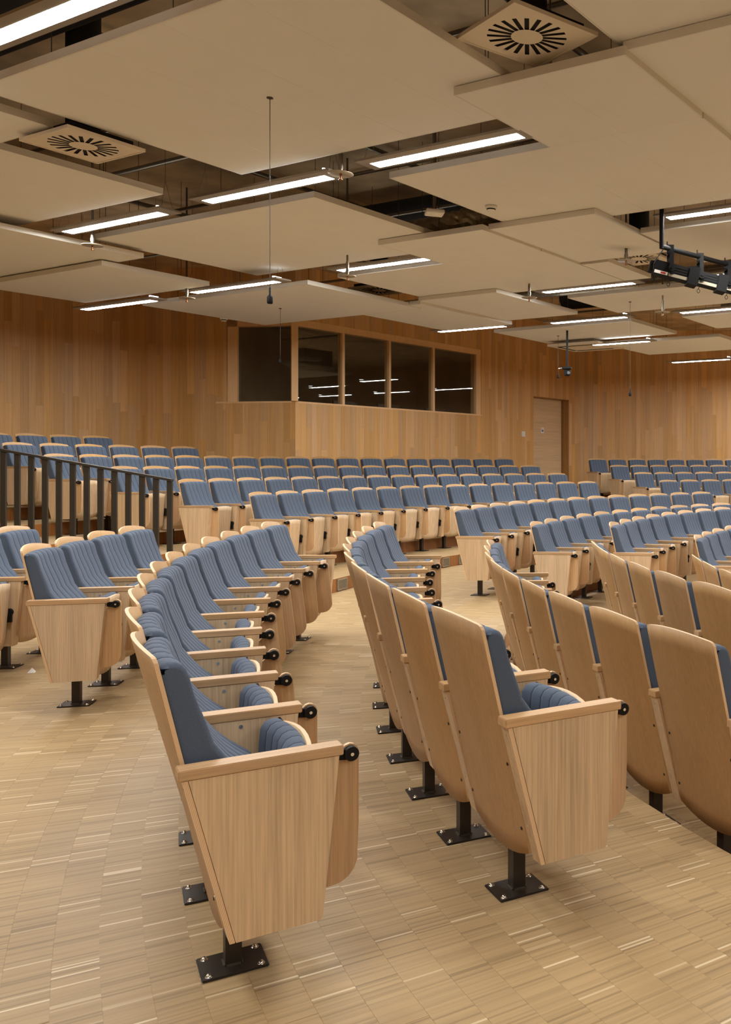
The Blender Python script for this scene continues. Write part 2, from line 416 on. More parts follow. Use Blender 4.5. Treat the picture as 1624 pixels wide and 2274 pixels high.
# enclosing walls outside the frame
planked_wall('wall_side', (KL[0], -6), KL, [(0, KL[1] + 6, 0, ZW)], 'plain oak wall beyond the left edge', 1, planks=False)
planked_wall('wall_front', (18, -6), (KL[0], -6), [(0, 18 - KL[0], -.4, ZW)], 'plain oak wall behind the camera', 1, planks=False)
planked_wall('wall_stage', KR1, (18, 18), [(0, (Vector((18, 18)) - Vector(KR1)).length, -.4, ZW)], 'plain oak wall beyond the right edge', 1, planks=False)
planked_wall('wall_far_side', (18, 18), (18, -6), [(0, 24, -.4, ZW)], 'plain oak wall at the stage side', 1, planks=False)
cb = MB(); cb.box(-20, 20, -8, 30, ZW, ZW + .2)
ceiling = tag(cb.build('ceiling', ['concrete']), 'rough concrete soffit above the hung panels', kind='structure')

# ------------------------------------------------------------------ door, switch
nB = Vector((dB.y, -dB.x, 0)); d3 = Vector((dB.x, dB.y, 0))
MB_B = Matrix(((dB.x, -nB.x, 0, K1[0]), (dB.y, -nB.y, 0, K1[1]), (0, 0, 1, 0), (0, 0, 0, 1)))   # local x along wall, y into the wall
RZ_B = math.atan2(dB.y, dB.x)
def booth_ob(name, b, mats, parent=None):
    o = b.build(name, mats, parent)
    if parent is None: o.matrix_world = MB_B
    return o
b = MB(); b.box(S_D0, S_D1 - .04, .20, .25, .62, DOORTOP)
door = tag(booth_ob('door_1', b, ['door']), 'pale veneered door set back in the oak wall', kind='structure')
b = MB(); b.box(S_D1 - .012, S_D1, 0.0, .25, .62, DOORTOP); b.box(S_D0, S_D1, 0, .25, DOORTOP - .012, DOORTOP); b.box(S_D0 - .012, S_D0, 0, .25, .62, DOORTOP)
booth_ob('door_reveal', b, ['wall_plain'], door)
b = MB(); b.box(S_D0 + .05, S_D0 + .17, .15, .20, 1.62, 1.65); booth_ob('door_handle', b, ['chrome'], door)
b = MB(); b.box(.0, .12, .196, .199, 2.26, 2.40); b.box(.02, .10, .194, .196, 2.30, 2.34, 1)
b.box(.02, .05, .192, .194, 2.35, 2.37, 2)
for i in range(len(b.v)): b.v[i] = (b.v[i][0] + S_D0 + .62, b.v[i][1], b.v[i][2])
booth_ob('door_sign', b, ['paper', 'blue', 'red'], door)
b = MB(); b.box(0, .12, -.03, 0, 0, .13); b.box(.02, .10, -.036, -.03, .02, .11)
sw = b.build('light_switch', ['white']); sw.matrix_world = MB_B @ Matrix.Translation((S_D0 - .5, -.012, 2.14)); tag(sw, 'small white square wall switch left of the door', 'switch')

# ------------------------------------------------------------------ control booth windows
def window(num, Mx, s0, s1, mull, label, jamb0=0, jamb1=0):
    root = bpy.data.objects.new('window_%d' % num, None); COL.objects.link(root); root.matrix_world = Mx
    tag(root, label, kind='structure')
    fr = MB()
    fr.box(s0 - jamb0, s1 + jamb1, -.015, .16, SILL - .03, SILL, 0); fr.box(s0, s1, .0, .16, HEAD - .12, HEAD, 0)
    fr.build('window_frame', ['frame_wood'], root)
    if jamb0: q = MB(); q.box(s0 - .012, s0 + jamb0, 0, .05, SILL, HEAD); q.box(s0, s0 + .02, 0, .16, SILL, HEAD); q.build('window_jamb', ['frame_wood'], root)
    if jamb1: q = MB(); q.box(s1, s1 + jamb1, 0.0, .16, SILL, HEAD); q.build('window_jamb', ['frame_wood'], root)
    edges = [s0] + list(mull) + [s1]
    for m_ in mull:
        q = MB(); q.box(m_ - .03, m_ + .03, .0, .12, SILL, HEAD - .12); q.build('mullion', ['frame_wood'], root)
    for a, c in zip(edges[:-1], edges[1:]):
        q = MB(); q.box(a + .02, c - .02, .05, .06, SILL, HEAD - .12); q.build('pane', ['glass'], root)
    return root
d2 = (Vector(K1) - Vector(K0)).normalized()
M_R = Matrix(((d2.x, -d2.y, 0, K0[0]), (d2.y, d2.x, 0, K0[1]), (0, 0, 1, 0), (0, 0, 0, 1)))
# left window: on the rear wall
w1 = window(1, M_R, s_win, LR - .06, [], 'dark control booth window facing the hall beside the corner post', jamb0=.2)
def s_at(xp):
    r = (xp - CX_PX) / F_PX
    return (r * K1[1] - K1[0]) / (dB.x - r * dB.y)
w2 = window(2, MB_B, .06, S_GL, [s_at(763.5), s_at(866.5), s_at(964)], 'row of four dark control booth panes reflecting the ceiling lights', jamb1=.16)
b = MB(); b.box(-.06, .05, -.05, .06, SILL, HEAD)
q = b.build('corner_post', ['frame_wood']); q.matrix_world = Matrix.Translation((K1[0], K1[1], 0)) @ Matrix.Rotation(RZ_B - .6, 4, 'Z'); q.parent = w2; q.matrix_parent_inverse = MB_B.inverted()
# the room behind the glass
b = MB()
def quad(*p): b.add(p, [(0, 1, 2, 3)])
pk0, pk1, pk2 = Vector((*K0, 0)), Vector((*K1, 0)), Vector((*onB(S_GL + .9), 0))
i0 = pk1 + Vector((-d2.x, -d2.y, 0)) * 1.75; n0 = Vector((-d2.y, d2.x, 0))
r0 = i0 + n0 * .3; r1 = i0 + n0 * 5.4; r2 = pk2 + Vector((-nB.x, -nB.y, 0)) * 2.6; r3 = pk2 + Vector((-nB.x, -nB.y, 0)) * .2
def wallq(A, B): quad((A.x, A.y, .6), (B.x, B.y, .6), (B.x, B.y, ZW - .02), (A.x, A.y, ZW - .02))
wallq(r0, r1); wallq(r1, r2); wallq(r2, r3)
inner = [i0 + n0 * .07, pk1 + n0 * .1, pk2 - nB * .08]
b.add([(p.x, p.y, SILL - .75) for p in (i0 + n0 * .07, pk1 + n0 * .12, pk2 - nB * .1, r2, r1)], [(0, 1, 2, 3, 4)])
b.add([(p.x, p.y, HEAD + .35) for p in (i0 + n0 * .07, pk1 + n0 * .12, pk2 - nB * .1, r2, r1)], [(0, 1, 2, 3, 4)])
tag(b.build('wall_booth_room', ['booth']), 'dim concrete room behind the control booth glass', kind='structure')
for i, (sA, wd) in enumerate(((s_at(806), .62), (s_at(901), .62), (s_at(1003), .62))):
    r = bpy.data.objects.new('monitor', None); COL.objects.link(r)
    r.matrix_world = MB_B @ Matrix.Translation((sA, .45, SILL - .32))
    q = MB(); q.box(-wd / 2, wd / 2, 0, .03, .06, .42); q.build('casing', ['screen'], r)
    q = MB(); q.box(-wd / 2 + .015, wd / 2 - .015, .0301, .031, .075, .405); q.build('screen', ['booth_fill_glow'], r)  # unseen inner face, its glow added to light the booth walls
    q = MB(); q.box(-.03, .03, .03, .06, -.05, .2); q.box(-.12, .12, -.06, .1, -.06, -.05); q.build('stand', ['screen'], r)
    tag(r, 'black monitor behind the %s booth pane, only its top showing' % ('second', 'third', 'last')[i], 'monitor', 'booth monitors')
q = MB(); q.box(-.6 + s_at(806), .6 + s_at(1003), .2, .9, SILL - .41, SILL - .38)
o = q.build('booth_desk', ['frame_wood']); o.matrix_world = MB_B; tag(o, 'long desk under the monitors in the control booth', 'desk')

# ================================================================== CHAIRS
W_ = .233; DROP = .227; S_TH = .011
def u_edge(z): return -.232 + (.982 - z) * DROP
def bow_at(z): return .009 + .023 * max(0, min(1, (z - .45) / .52))
def build_shell():
    ts = [-W_, -W_ + .005, -W_ + .014, -W_ + .03] + [(-.19 + .38 * i / 8) for i in range(9)] + [W_ - .03, W_ - .014, W_ - .005, W_]
    m_ = 12; vs_, nT = [], len(ts)
    def zt(t):
        z = .982 + .024 * (1 - (t / W_) ** 2); r = .014; e = abs(t) - (W_ - r)
        return z - (r - math.sqrt(max(0, r * r - e * e)) if e > 0 else 0)
    def zb(t):
        z = .17 + .05 * (t / W_) ** 2; r = .010; e = abs(t) - (W_ - r)
        return z + (r - math.sqrt(max(0, r * r - e * e)) if e > 0 else 0)
    for side in (0, 1):
        for j in range(m_ + 1):
            for t in ts:
                z = zb(t) + (zt(t) - zb(t)) * j / m_
                u = u_edge(z) - bow_at(z) * (1 - (t / W_) ** 2) + (S_TH if side else 0)
                vs_.append((u, t, z))
    fs, fm, sm, uv = [], [], [], []
    n1 = nT * (m_ + 1)
    for j in range(m_):
        for i in range(nT - 1):
            a = j * nT + i
            fs.append((a, a + nT, a + nT + 1, a + 1)); fs.append((n1 + a, n1 + a + 1, n1 + a + nT + 1, n1 + a + nT))
            fm += [0, 0]; sm += [True, True]; uv += [(0, 0)] * 8
    loop = [i for i in range(nT)] + [j * nT + nT - 1 for j in range(1, m_ + 1)] + [m_ * nT + i for i in range(nT - 2, -1, -1)] + [j * nT for j in range(m_ - 1, 0, -1)]
    L = len(loop)
    for k in range(L):
        a, b2 = loop[k], loop[(k + 1) % L]
        fs.append((a, b2, n1 + b2, n1 + a)); fm.append(1); sm.append(False); uv += [(k, 0), (k + 1, 0), (k + 1, 1), (k, 1)]
    return mesh('backrest_shell', vs_, fs, ['oak_shell', 'ply'], fm, sm, uv)
def build_cushion(name, prof, back, half, seams, bow=0.0, crown=0.0, sgn=1, puff=1.0):
    """prof: list of (u,z) along the padded face; back: function giving the (u,z) of the flat back for each profile point; ribs run along the profile"""
    ts = set()
    for s in seams: ts |= {s - .003, s, s + .003}
    for a, c in zip([-half] + seams, seams + [half]):
        for k in (1, 2, 3): ts.add(a + (c - a) * k / 4)
    for e in (0, .004, .012): ts |= {-half + e, half - e}
    ts = sorted(ts); nT = len(ts); nP = len(prof)
    # normals of the profile
    nr = []
    for i in range(nP):
        p0, p1 = prof[max(0, i - 1)], prof[min(nP - 1, i + 1)]
        dx, dz = p1[0] - p0[0], p1[1] - p0[1]; l = math.hypot(dx, dz) or 1
        nr.append((-dz / l * sgn, dx / l * sgn))
    def disp(t):
        d = 0.0
        e = half - abs(t)
        if e < .012: d -= .012 - math.sqrt(max(0, .012 ** 2 - (.012 - e) ** 2))
        lo = max([s for s in [-half] + seams if s <= t + 1e-9]); hi = min([s for s in seams + [half] if s >= t - 1e-9])
        if hi > lo: x = (t - lo) / (hi - lo); d += .0028 * puff * (4 * x * (1 - x)) ** .6
        if any(abs(t - s) < 1e-6 for s in seams): d -= .0022 * puff
        return d
    vs_ = []
    for i in range(nP):
        u, z = prof[i]
        for t in ts:
            d = disp(t); k = 1 - (t / half) ** 2
            bw = bow * max(0, min(1, (z - .62) / .3)) if bow > 0 else bow
            vs_.append((u + nr[i][0] * d - bw * k, t, z + nr[i][1] * d + crown * k))
    fs, fm, sm = [], [], []
    sset = lambda a, c: any((abs(a - s) < 1e-6 or abs(c - s) < 1e-6) for s in seams)
    for i in range(nP - 1):
        for j in range(nT - 1):
            a = i * nT + j
            fs.append((a, a + 1, a + nT + 1, a + nT)); fm.append(1 if sset(ts[j], ts[j + 1]) else 0); sm.append(True)
    # side walls and back
    b0 = len(vs_)
    for i in range(nP):
        u, z = back(prof[i])
        for t in (ts[0], ts[-1]): vs_.append((u, t, z))
    for i in range(nP - 1):
        fs.append((i * nT, (i + 1) * nT, b0 + 2 * (i + 1), b0 + 2 * i)); fm.append(0); sm.append(False)
        fs.append((i * nT + nT - 1, b0 + 2 * i + 1, b0 + 2 * i + 3, (i + 1) * nT + nT - 1)); fm.append(0); sm.append(False)
        fs.append((b0 + 2 * i, b0 + 2 * i + 2, b0 + 2 * i + 3, b0 + 2 * i + 1)); fm.append(0); sm.append(False)
    return mesh(name, vs_, fs, ['fabric', 'seam'], fm, sm)
bp_ = [(-.214, .935), (-.213, .948), (-.205, .957), (-.190, .961), (-.172, .960), (-.158, .953), (-.148, .940), (-.141, .921), (-.128, .869), (-.114, .828), (-.100, .791), (-.079, .728), (-.052, .690), (-.020, .650), (.018, .614), (.052, .588), (.078, .570), (.086, .552), (.070, .535)]
def bk_back(p): return (u_edge(min(p[1], .955)) + S_TH + .001, min(p[1], .95))
SEAMS = [-.150, -.075, 0.0, .075, .150]
sp_ = [(.172, .650), (.170, .660), (.160, .668), (.140, .668), (.122, .660), (.110, .640), (.106, .60), (.102, .50), (.098, .40), (.095, .33), (.098, .30), (.11, .285)]
def st_back(p): return (.175 - (.668 - p[1]) * .085, p[1])
CH = {}
CH['shell'] = build_shell()
CH['bcush'] = build_cushion('backrest_cushion', bp_, bk_back, .226, SEAMS, bow=.02, crown=.008)
CH['scush'] = build_cushion('seat_cushion', sp_, st_back, .204, [-.134, -.067, 0.0, .067, .134], bow=-.02, crown=.006, sgn=-1, puff=.45)
def build_seatboard():
    h = .206; ts = [-h, -h + .008, -h + .03, -.12, -.06, 0, .06, .12, h - .03, h - .008, h]
    m_ = 8; nT = len(ts); vs_ = []
    def zt(t): return .672 - .018 * (t / h) ** 2 - (.006 if abs(t) > h - .004 else 0)
    def zb(t):
        e = abs(t) - (h - .05); return .195 + .02 * (t / h) ** 2 + (.05 - math.sqrt(max(0, .0025 - e * e)) if e > 0 else 0)
    for side in (0, 1):
        for j in range(m_ + 1):
            for t in ts:
                z = zb(t) + (zt(t) - zb(t)) * j / m_
                u = .176 - (.668 - z) * .085 + .02 * (1 - (t / h) ** 2) + (.012 if side else 0)
                vs_.append((u, t, z))
    fs, fm, sm, uv = [], [], [], []; n1 = nT * (m_ + 1)
    for j in range(m_):
        for i in range(nT - 1):
            a = j * nT + i
            fs.append((a, a + nT, a + nT + 1, a + 1)); fs.append((n1 + a, n1 + a + 1, n1 + a + nT + 1, n1 + a + nT)); fm += [0, 0]; sm += [True, True]; uv += [(0, 0)] * 8
    loop = [i for i in range(nT)] + [j * nT + nT - 1 for j in range(1, m_ + 1)] + [m_ * nT + i for i in range(nT - 2, -1, -1)] + [j * nT for j in range(m_ - 1, 0, -1)]
    L = len(loop)
    for k in range(L):
        a, b2 = loop[k], loop[(k + 1) % L]
        fs.append((a, b2, n1 + b2, n1 + a)); fm.append(1); sm.append(False); uv += [(k, 0), (k + 1, 0), (k + 1, 1), (k, 1)]
    return mesh('seat_board', vs_, fs, ['oak', 'ply'], fm, sm, uv)
CH['sboard'] = build_seatboard()
def build_panel():
    b = MB()
    R0_, R1_ = (-.172, .663), (-.055, .204)
    off = lambda p, d: (p[0] + d, p[1])
    front = [(.238, .663), (.192, .215), (.186, .207)]
    strip = [R0_, off(R0_, .0135), off(R1_, .0135), R1_]
    v = [(x, y, z) for y in (-.0285, .0285) for x, z in strip]
    fs = [(0, 1, 2, 3), (7, 6, 5, 4), (0, 3, 7, 4), (1, 5, 6, 2), (0, 4, 5, 1), (3, 2, 6, 7)]
    b.add(v, fs); b.m[-6:] = [1, 1, 0, 0, 0, 0]
    b.prism([off(R0_, .016)] + front + [off(R1_, .016)], -.0285, .0285, 0)
    b.prism([off(R0_, .010)] + [off(p, -.03) for p in front] + [off(R1_, .010)], -.024, .024, 0)
    uv = []
    for f, m_ in zip(b.f, b.m):
        uv += ([(0, 0), (0, 1), (1, 1), (1, 0)] if f[0] == 0 else [(1, 0), (1, 1), (0, 1), (0, 0)]) if m_ == 1 else [(0, 0)] * len(f)
    return mesh('side_panel', b.v, b.f, ['oak', 'ply', 'oak_shell'], b.m, b.sm, uv)
CH['panel'] = build_panel()
def bevel_box(x0, x1, y0, y1, z0, z1, e, name, mat):
    bm = bmesh.new(); bmesh.ops.create_cube(bm, size=1)
    for v in bm.verts: v.co = Vector(((x0 + x1) / 2 + v.co.x * (x1 - x0), (y0 + y1) / 2 + v.co.y * (y1 - y0), (z0 + z1) / 2 + v.co.z * (z1 - z0)))
    bmesh.ops.bevel(bm, geom=bm.edges[:], offset=e, segments=2, affect='EDGES')
    me = bpy.data.meshes.new(name); bm.to_mesh(me); bm.free(); me.materials.append(M[mat]); return me
CH['arm'] = bevel_box(-.181, .25, -.031, .031, .664, .692, .0022, 'armrest', 'oak_arm')
def build_tablet():
    b = MB()
    top = [(.285 + .026 * math.cos(a), .65 + .026 * math.sin(a)) for a in [math.radians(x) for x in (150, 120, 90, 60, 30, 0)]]
    right = [(.311, .62), (.311, .45), (.309, .40)]
    c0 = (.232, .345)
    arc = [(c0[0] + .076 * math.cos(math.radians(x)), c0[1] + .076 * math.sin(math.radians(x))) for x in (10, -10, -30, -50, -70, -90)]
    poly = top + right + arc + [(.13, .268), (.12, .28), (.20, .60), (.25, .64)]
    b.prism(poly[::-1], .030, .044, 0, 1)
    me = b.mesh('writing_tablet', ['tablet', 'ply']); return me
CH['tablet'] = build_tablet()
b = MB(); b.prism([(.236, .637), (.285, .631), (.285, .664), (.236, .664)], .018, .029)
b.tube((.285, .008, .650), (.285, .030, .650), .021, 18); CH['pivot'] = b.mesh('tablet_pivot', ['black'])
b = MB(); b.tube((.285, .0035, .650), (.285, .009, .650), .0052, 10); CH['pscrew'] = b.mesh('pivot_screw', ['chrome'])
b = MB(); b.tube((.058, -.0305, .643), (.058, -.028, .643), .0065, 10); CH['bolt_side'] = b.mesh('bolt', ['chrome'])
b = MB(); b.tube((-.1665, 0, .633), (-.162, .0, .634), .004, 8); CH['screw_hi'] = b.mesh('screw', ['chrome'])
b = MB(); b.tube((-.0895, .0, .33), (-.085, .0, .331), .004, 8); CH['screw_lo'] = b.mesh('screw', ['chrome'])
b = MB(); b.box(.15, .185, -.245, -.215, .40, .46); b.tube((.168, -.25, .45), (.168, -.214, .45), .026, 12); CH['hinge'] = b.mesh('seat_hinge', ['black'])
b = MB(); b.box(.15, .185, .215, .245, .38, .46); b.tube((.168, .214, .45), (.168, .25, .45), .026, 12); CH['hinge2'] = b.mesh('seat_hinge', ['black'])
b = MB(); b.box(-.023, .023, -.023, .023, 0, .40)
b.box(-.20 + .19, .13, -.022, .022, .36, .40); b.box(-.01, .03, -.235, .235, .37, .40); CH['post'] = b.mesh('leg', ['steel'])
CH['plate'] = bevel_box(-.0925, .0925, -.074, .074, 0, .007, .003, 'base_plate', 'steel')
b = MB(); b.lathe([(0, .0145), (.006, .0145), (.0085, .011), (.0085, .008), (.012, .008), (.012, .0065)], 8); CH['fbolt'] = b.mesh('bolt', ['chrome'])
b = MB()
for a in range(4):
    ang = a * math.pi / 2
    m_ = Matrix.Rotation(ang, 4, 'Z'); b.box(.022, .028, -.02, .02, .006, .012, 0, m_)
CH['weld'] = b.mesh('weld', ['pipe'])
SHB = []
for z in (.52, .30):
    for t in (-.212, .212):
        u = u_edge(z) - bow_at(z) * (1 - (t / W_) ** 2); b = MB(); b.tube((u - .002, t, z), (u + .002, t, z), .006, 8); SHB.append(b.mesh('shell_bolt', ['steel']))

ORD = ['first', 'second', 'third', 'fourth', 'fifth', 'sixth', 'seventh', 'eighth', 'ninth', 'tenth', 'eleventh', 'twelfth', 'thirteenth', 'fourteenth', 'fifteenth', 'sixteenth', 'seventeenth', 'eighteenth', 'nineteenth']
def in_view(R, ph, z, m=45):
    for h in (.2, .65, .95):
        for dr in (-.25, .25):
            x, y = px(pol(R + dr, ph, z + h))
            if -m < x < 1624 + m and -50 < y < 2274 + 80: return True
    return False
def add_panel(root, R, dphi, side, near_detail, tablet=True, bolt=True, swing=0.0):
    """side -1: panel on the first side (with tablet), +1: end panel"""
    a = math.radians(dphi / 2) * (1 if side < 0 else -1)
    loc = (R - R * math.cos(a), -R * math.sin(a), 0)
    p = ob('side_panel', CH['panel'], root, loc=loc, rot=(0, 0, a))
    ob('armrest', CH['arm'], p)
    if tablet:
        q = math.radians(-swing); c_, s_ = math.cos(q), math.sin(q)      # each tablet hangs a little differently from its pivot
        ob('writing_tablet', CH['tablet'], p, loc=(.285 - (.285 * c_ + .65 * s_), 0, .65 - (-.285 * s_ + .65 * c_)), rot=(0, q, 0)); ob('tablet_pivot', CH['pivot'], p); ob('pivot_screw', CH['pscrew'], p)
    if near_detail:
        if bolt: ob('bolt', CH['bolt_side'], p)
        ob('screw', CH['screw_hi'], p); ob('screw', CH['screw_lo'], p)
def chair_row(tagname, group, R, centre0, dphi, n, z, endname, rowname, detail, idx0=0, last=True, rev=False):
    cnt = 0
    for k in range(n):
        ph = centre0 - k * dphi
        if not in_view(R, ph, z): continue
        root = bpy.data.objects.new('auditorium_chair', None); COL.objects.link(root)
        root.location = pol(R, ph, z); root.rotation_euler = (0, 0, math.radians(ph))
        o_ = (n - 1 - k if rev else k) + idx0
        tag(root, 'blue-grey oak chair, %s from %s of %s' % (ORD[o_], endname, rowname), 'chair', group)
        s = ob('backrest_shell', CH['shell'], root)
        if detail:
            for q in SHB: ob('shell_bolt', q, s)
        ob('backrest_cushion', CH['bcush'], root)
        sb = ob('seat_board', CH['sboard'], root)
        ob('seat_cushion', CH['scush'], root)
        ob('seat_hinge', CH['hinge2'], root)
        ob('leg', CH['post'], root)
        pl = ob('base_plate', CH['plate'], root)
        if detail:
            for sx in (-1, 1):
                for sy in (-1, 1): ob('bolt', CH['fbolt'], pl, loc=(sx * .072, sy * .054, 0))
            ob('weld', CH['weld'], pl)
        add_panel(root, R, dphi, -1, detail, bolt=k > 0, swing=(0 if k < 2 else RS.uniform(4.5, 8) if tagname == 'A' else RS.uniform(0, 3)))
        if k == n - 1 and last: add_panel(root, R, dphi, 1, detail, tablet=False)
        cnt += 1
    return cnt
RS = random.Random(21)
S = .543
def dph(R, s=S): return math.degrees(s / R)
NCH = {}
def row(nm, *a, **k): NCH[nm] = chair_row(nm, *a, **k)
R_A, R_B, R_C, R_C2, R_C3, R_D, R_E = 11.279, 10.345, 9.40, 8.523, 7.62, 12.218, 13.15
dA = dph(R_A); dBr = dph(R_B); dC = dph(R_C); dC2 = dph(R_C2); dC3 = dph(R_C3); dD = dph(R_D); dE = dph(R_E)
row('A', 'chairs of the left foreground row', R_A, 32.82 - dA / 2, dA, 11, 0, 'near end', 'the left foreground row', True)
row('B', 'chairs of the middle foreground row', R_B, 32.91 - dBr / 2, dBr, 10, 0, 'near end', 'the middle foreground row', True)
row('C', 'chairs of the right foreground row', R_C, 32.86 - dC / 2, dC, 9, -STEP, 'near end', 'the right foreground row', True)
row('C2', 'chairs one row beyond the right foreground row', R_C2, 24.3, dC2, 6, -STEP, 'far end', 'first row beyond right foreground row', True, rev=True)
row('C3', 'chairs two rows beyond the right foreground row', R_C3, 12.0, dC3, 3, -2 * STEP, 'far end', 'second row beyond right foreground row', False, rev=True)
row('D', 'chairs of the four-chair row at left', R_D, 14.94 - dD / 2, dD, 4, 0, 'near end', 'the four-chair row at left', True)
row('E', 'chairs behind the four-chair row', R_E, 5.65 + 4 * dE, dE, 5, 0, 'far end', 'the row behind the four-chair row', True, rev=True)
FB = 'of the far floor block'
row('F1', 'rear row of the far floor block', 10.302, -9.17 - dph(10.302) / 2, 3.05, 13, 0, 'left end', 'the rear row ' + FB, False)
row('F2', 'second row of the far floor block', 9.40, -8.82 - dph(9.40) / 2, 3.38, 12, -STEP, 'left end', 'the second row ' + FB, False)
row('F3', 'third row of the far floor block', 8.523, -9.12 - dph(8.523) / 2, 3.66, 10, -STEP, 'left end', 'the third row ' + FB, False)
row('F4', 'front row of the far floor block', 7.62, -13.0, 4.05, 7, -2 * STEP, 'left end', 'the front row ' + FB, False)
RT = 12.906
TIER = ['first', 'second', 'third', 'fourth', 'fifth', 'sixth']
for i, (c0, c1, n) in enumerate(((-11.18, -45.3, 15), (-10.94, -45.26, 16), (-10.8, -45.36, 17), (-10.66, -45.32, 18))):
    row('T%d' % (i + 1), '%s tier of the raised central block' % TIER[i], RT + .9 * i, c0, (c0 - c1) / (n - 1), n, STEP * (i + 1), 'left end', '%s tier of the raised central block' % TIER[i], False)
row('T5', 'fifth tier of the raised central block', RT + 3.6, -21.63 + 1.985 * 5, 1.985, 6, STEP * 5, 'right end', 'fifth tier of the raised central block', False, rev=True)
row('T6', 'sixth tier of the raised central block', RT + 4.5, -18.87 + 1.845 * 4, 1.845, 5, STEP * 6, 'right end', 'sixth tier of the raised central block', False, rev=True)
for i, (c0, dd, n) in enumerate(((-54.66, 2.42, 8), (-54.68, 2.24, 8), (-54.61, 2.12, 9), (-54.62, 1.99, 10))):
    row('G%d' % (i + 1), '%s tier of the raised right block' % TIER[i], RT + .9 * i, c0, dd, n, STEP * (i + 1), 'left end', '%s tier of the raised right block' % TIER[i], False)
print('CHAIRS', sum(NCH.values()), NCH)

# ================================================================== railing
R_R0, R_R1 = 12.72, 15.6
def rail_z(R): return 1.36 + (R - R_R0) * .177
root = bpy.data.objects.new('stair_railing', None); COL.objects.link(root); root.location = pol(R_R0, SIDE, 0)
tag(root, 'dark steel balustrade sloping up along the stair at left', 'railing')
ox, oy, _ = pol(R_R0, SIDE)
b = MB(); L = R_R1 - R_R0
b.add([(-x, y, 1.36 + x * .177 + dz) for x in (-.024, L) for y in (-.025, .025) for dz in (-.022, .0)], [(0, 1, 3, 2), (4, 6, 7, 5), (0, 4, 5, 1), (2, 3, 7, 6), (1, 5, 7, 3), (0, 2, 6, 4)])
b.build('handrail', ['rail'], root)
k = 0
while k * .1296 < L:
    x = k * .1296; R = R_R0 + x
    zf = sum(STEP for e in EDGE if R > e)
    b = MB(); b.box(-x - .024, -x + .024, -.012, .012, zf, rail_z(R) - .02); b.build('baluster', ['rail'], root)
    k += 1

# ================================================================== riser grilles
def grille(ph, wdeg, label):
    r = bpy.data.objects.new('air_grille', None); COL.objects.link(r); r.location = pol(EDGE[0] - .006, ph, .012); r.rotation_euler = (0, 0, math.radians(ph))
    hw = math.radians(wdeg) * EDGE[0] / 2; b = MB()
    b.box(-.004, .010, -hw, hw, 0, .012); b.box(-.004, .010, -hw, hw, .118, .13); b.box(-.004, .010, -hw, -hw + .012, 0, .13); b.box(-.004, .010, hw - .012, hw, 0, .13)
    b.build('frame', ['grille'], r)
    b = MB(); b.box(-.004, -.003, -hw + .01, hw - .01, .01, .12); b.build('backing', ['void'], r)
    for i in range(9):
        b = MB(); z = .016 + i * .0115; b.box(0, .007, -hw + .01, hw - .01, z, z + .006); b.build('slat', ['grille'], r)
    tag(r, label, 'grille', 'grilles in the first tier riser')
grille(-10.95, 1.1, 'small metal air grille in the riser behind the left foreground row')
grille(-23.1, .85, 'small metal air grille in the riser beyond the middle foreground row')
grille(-25.1, .85, 'small metal air grille nearest the far floor block in the first riser')
# scrap of paper on the floor
b = MB(); b.add([(0, 0, .001), (.05, .01, .001), (.035, .045, .004), (.01, .05, .012), (.02, .025, .035)], [(0, 1, 4), (1, 2, 4), (2, 3, 4), (3, 0, 4), (3, 2, 1, 0)])
tag(b.build('paper_scrap', ['paper'], loc=(-4.30, 6.63, 0)), 'crumpled white paper scrap on the parquet at left', 'paper')
bpy.context.view_layer.update()

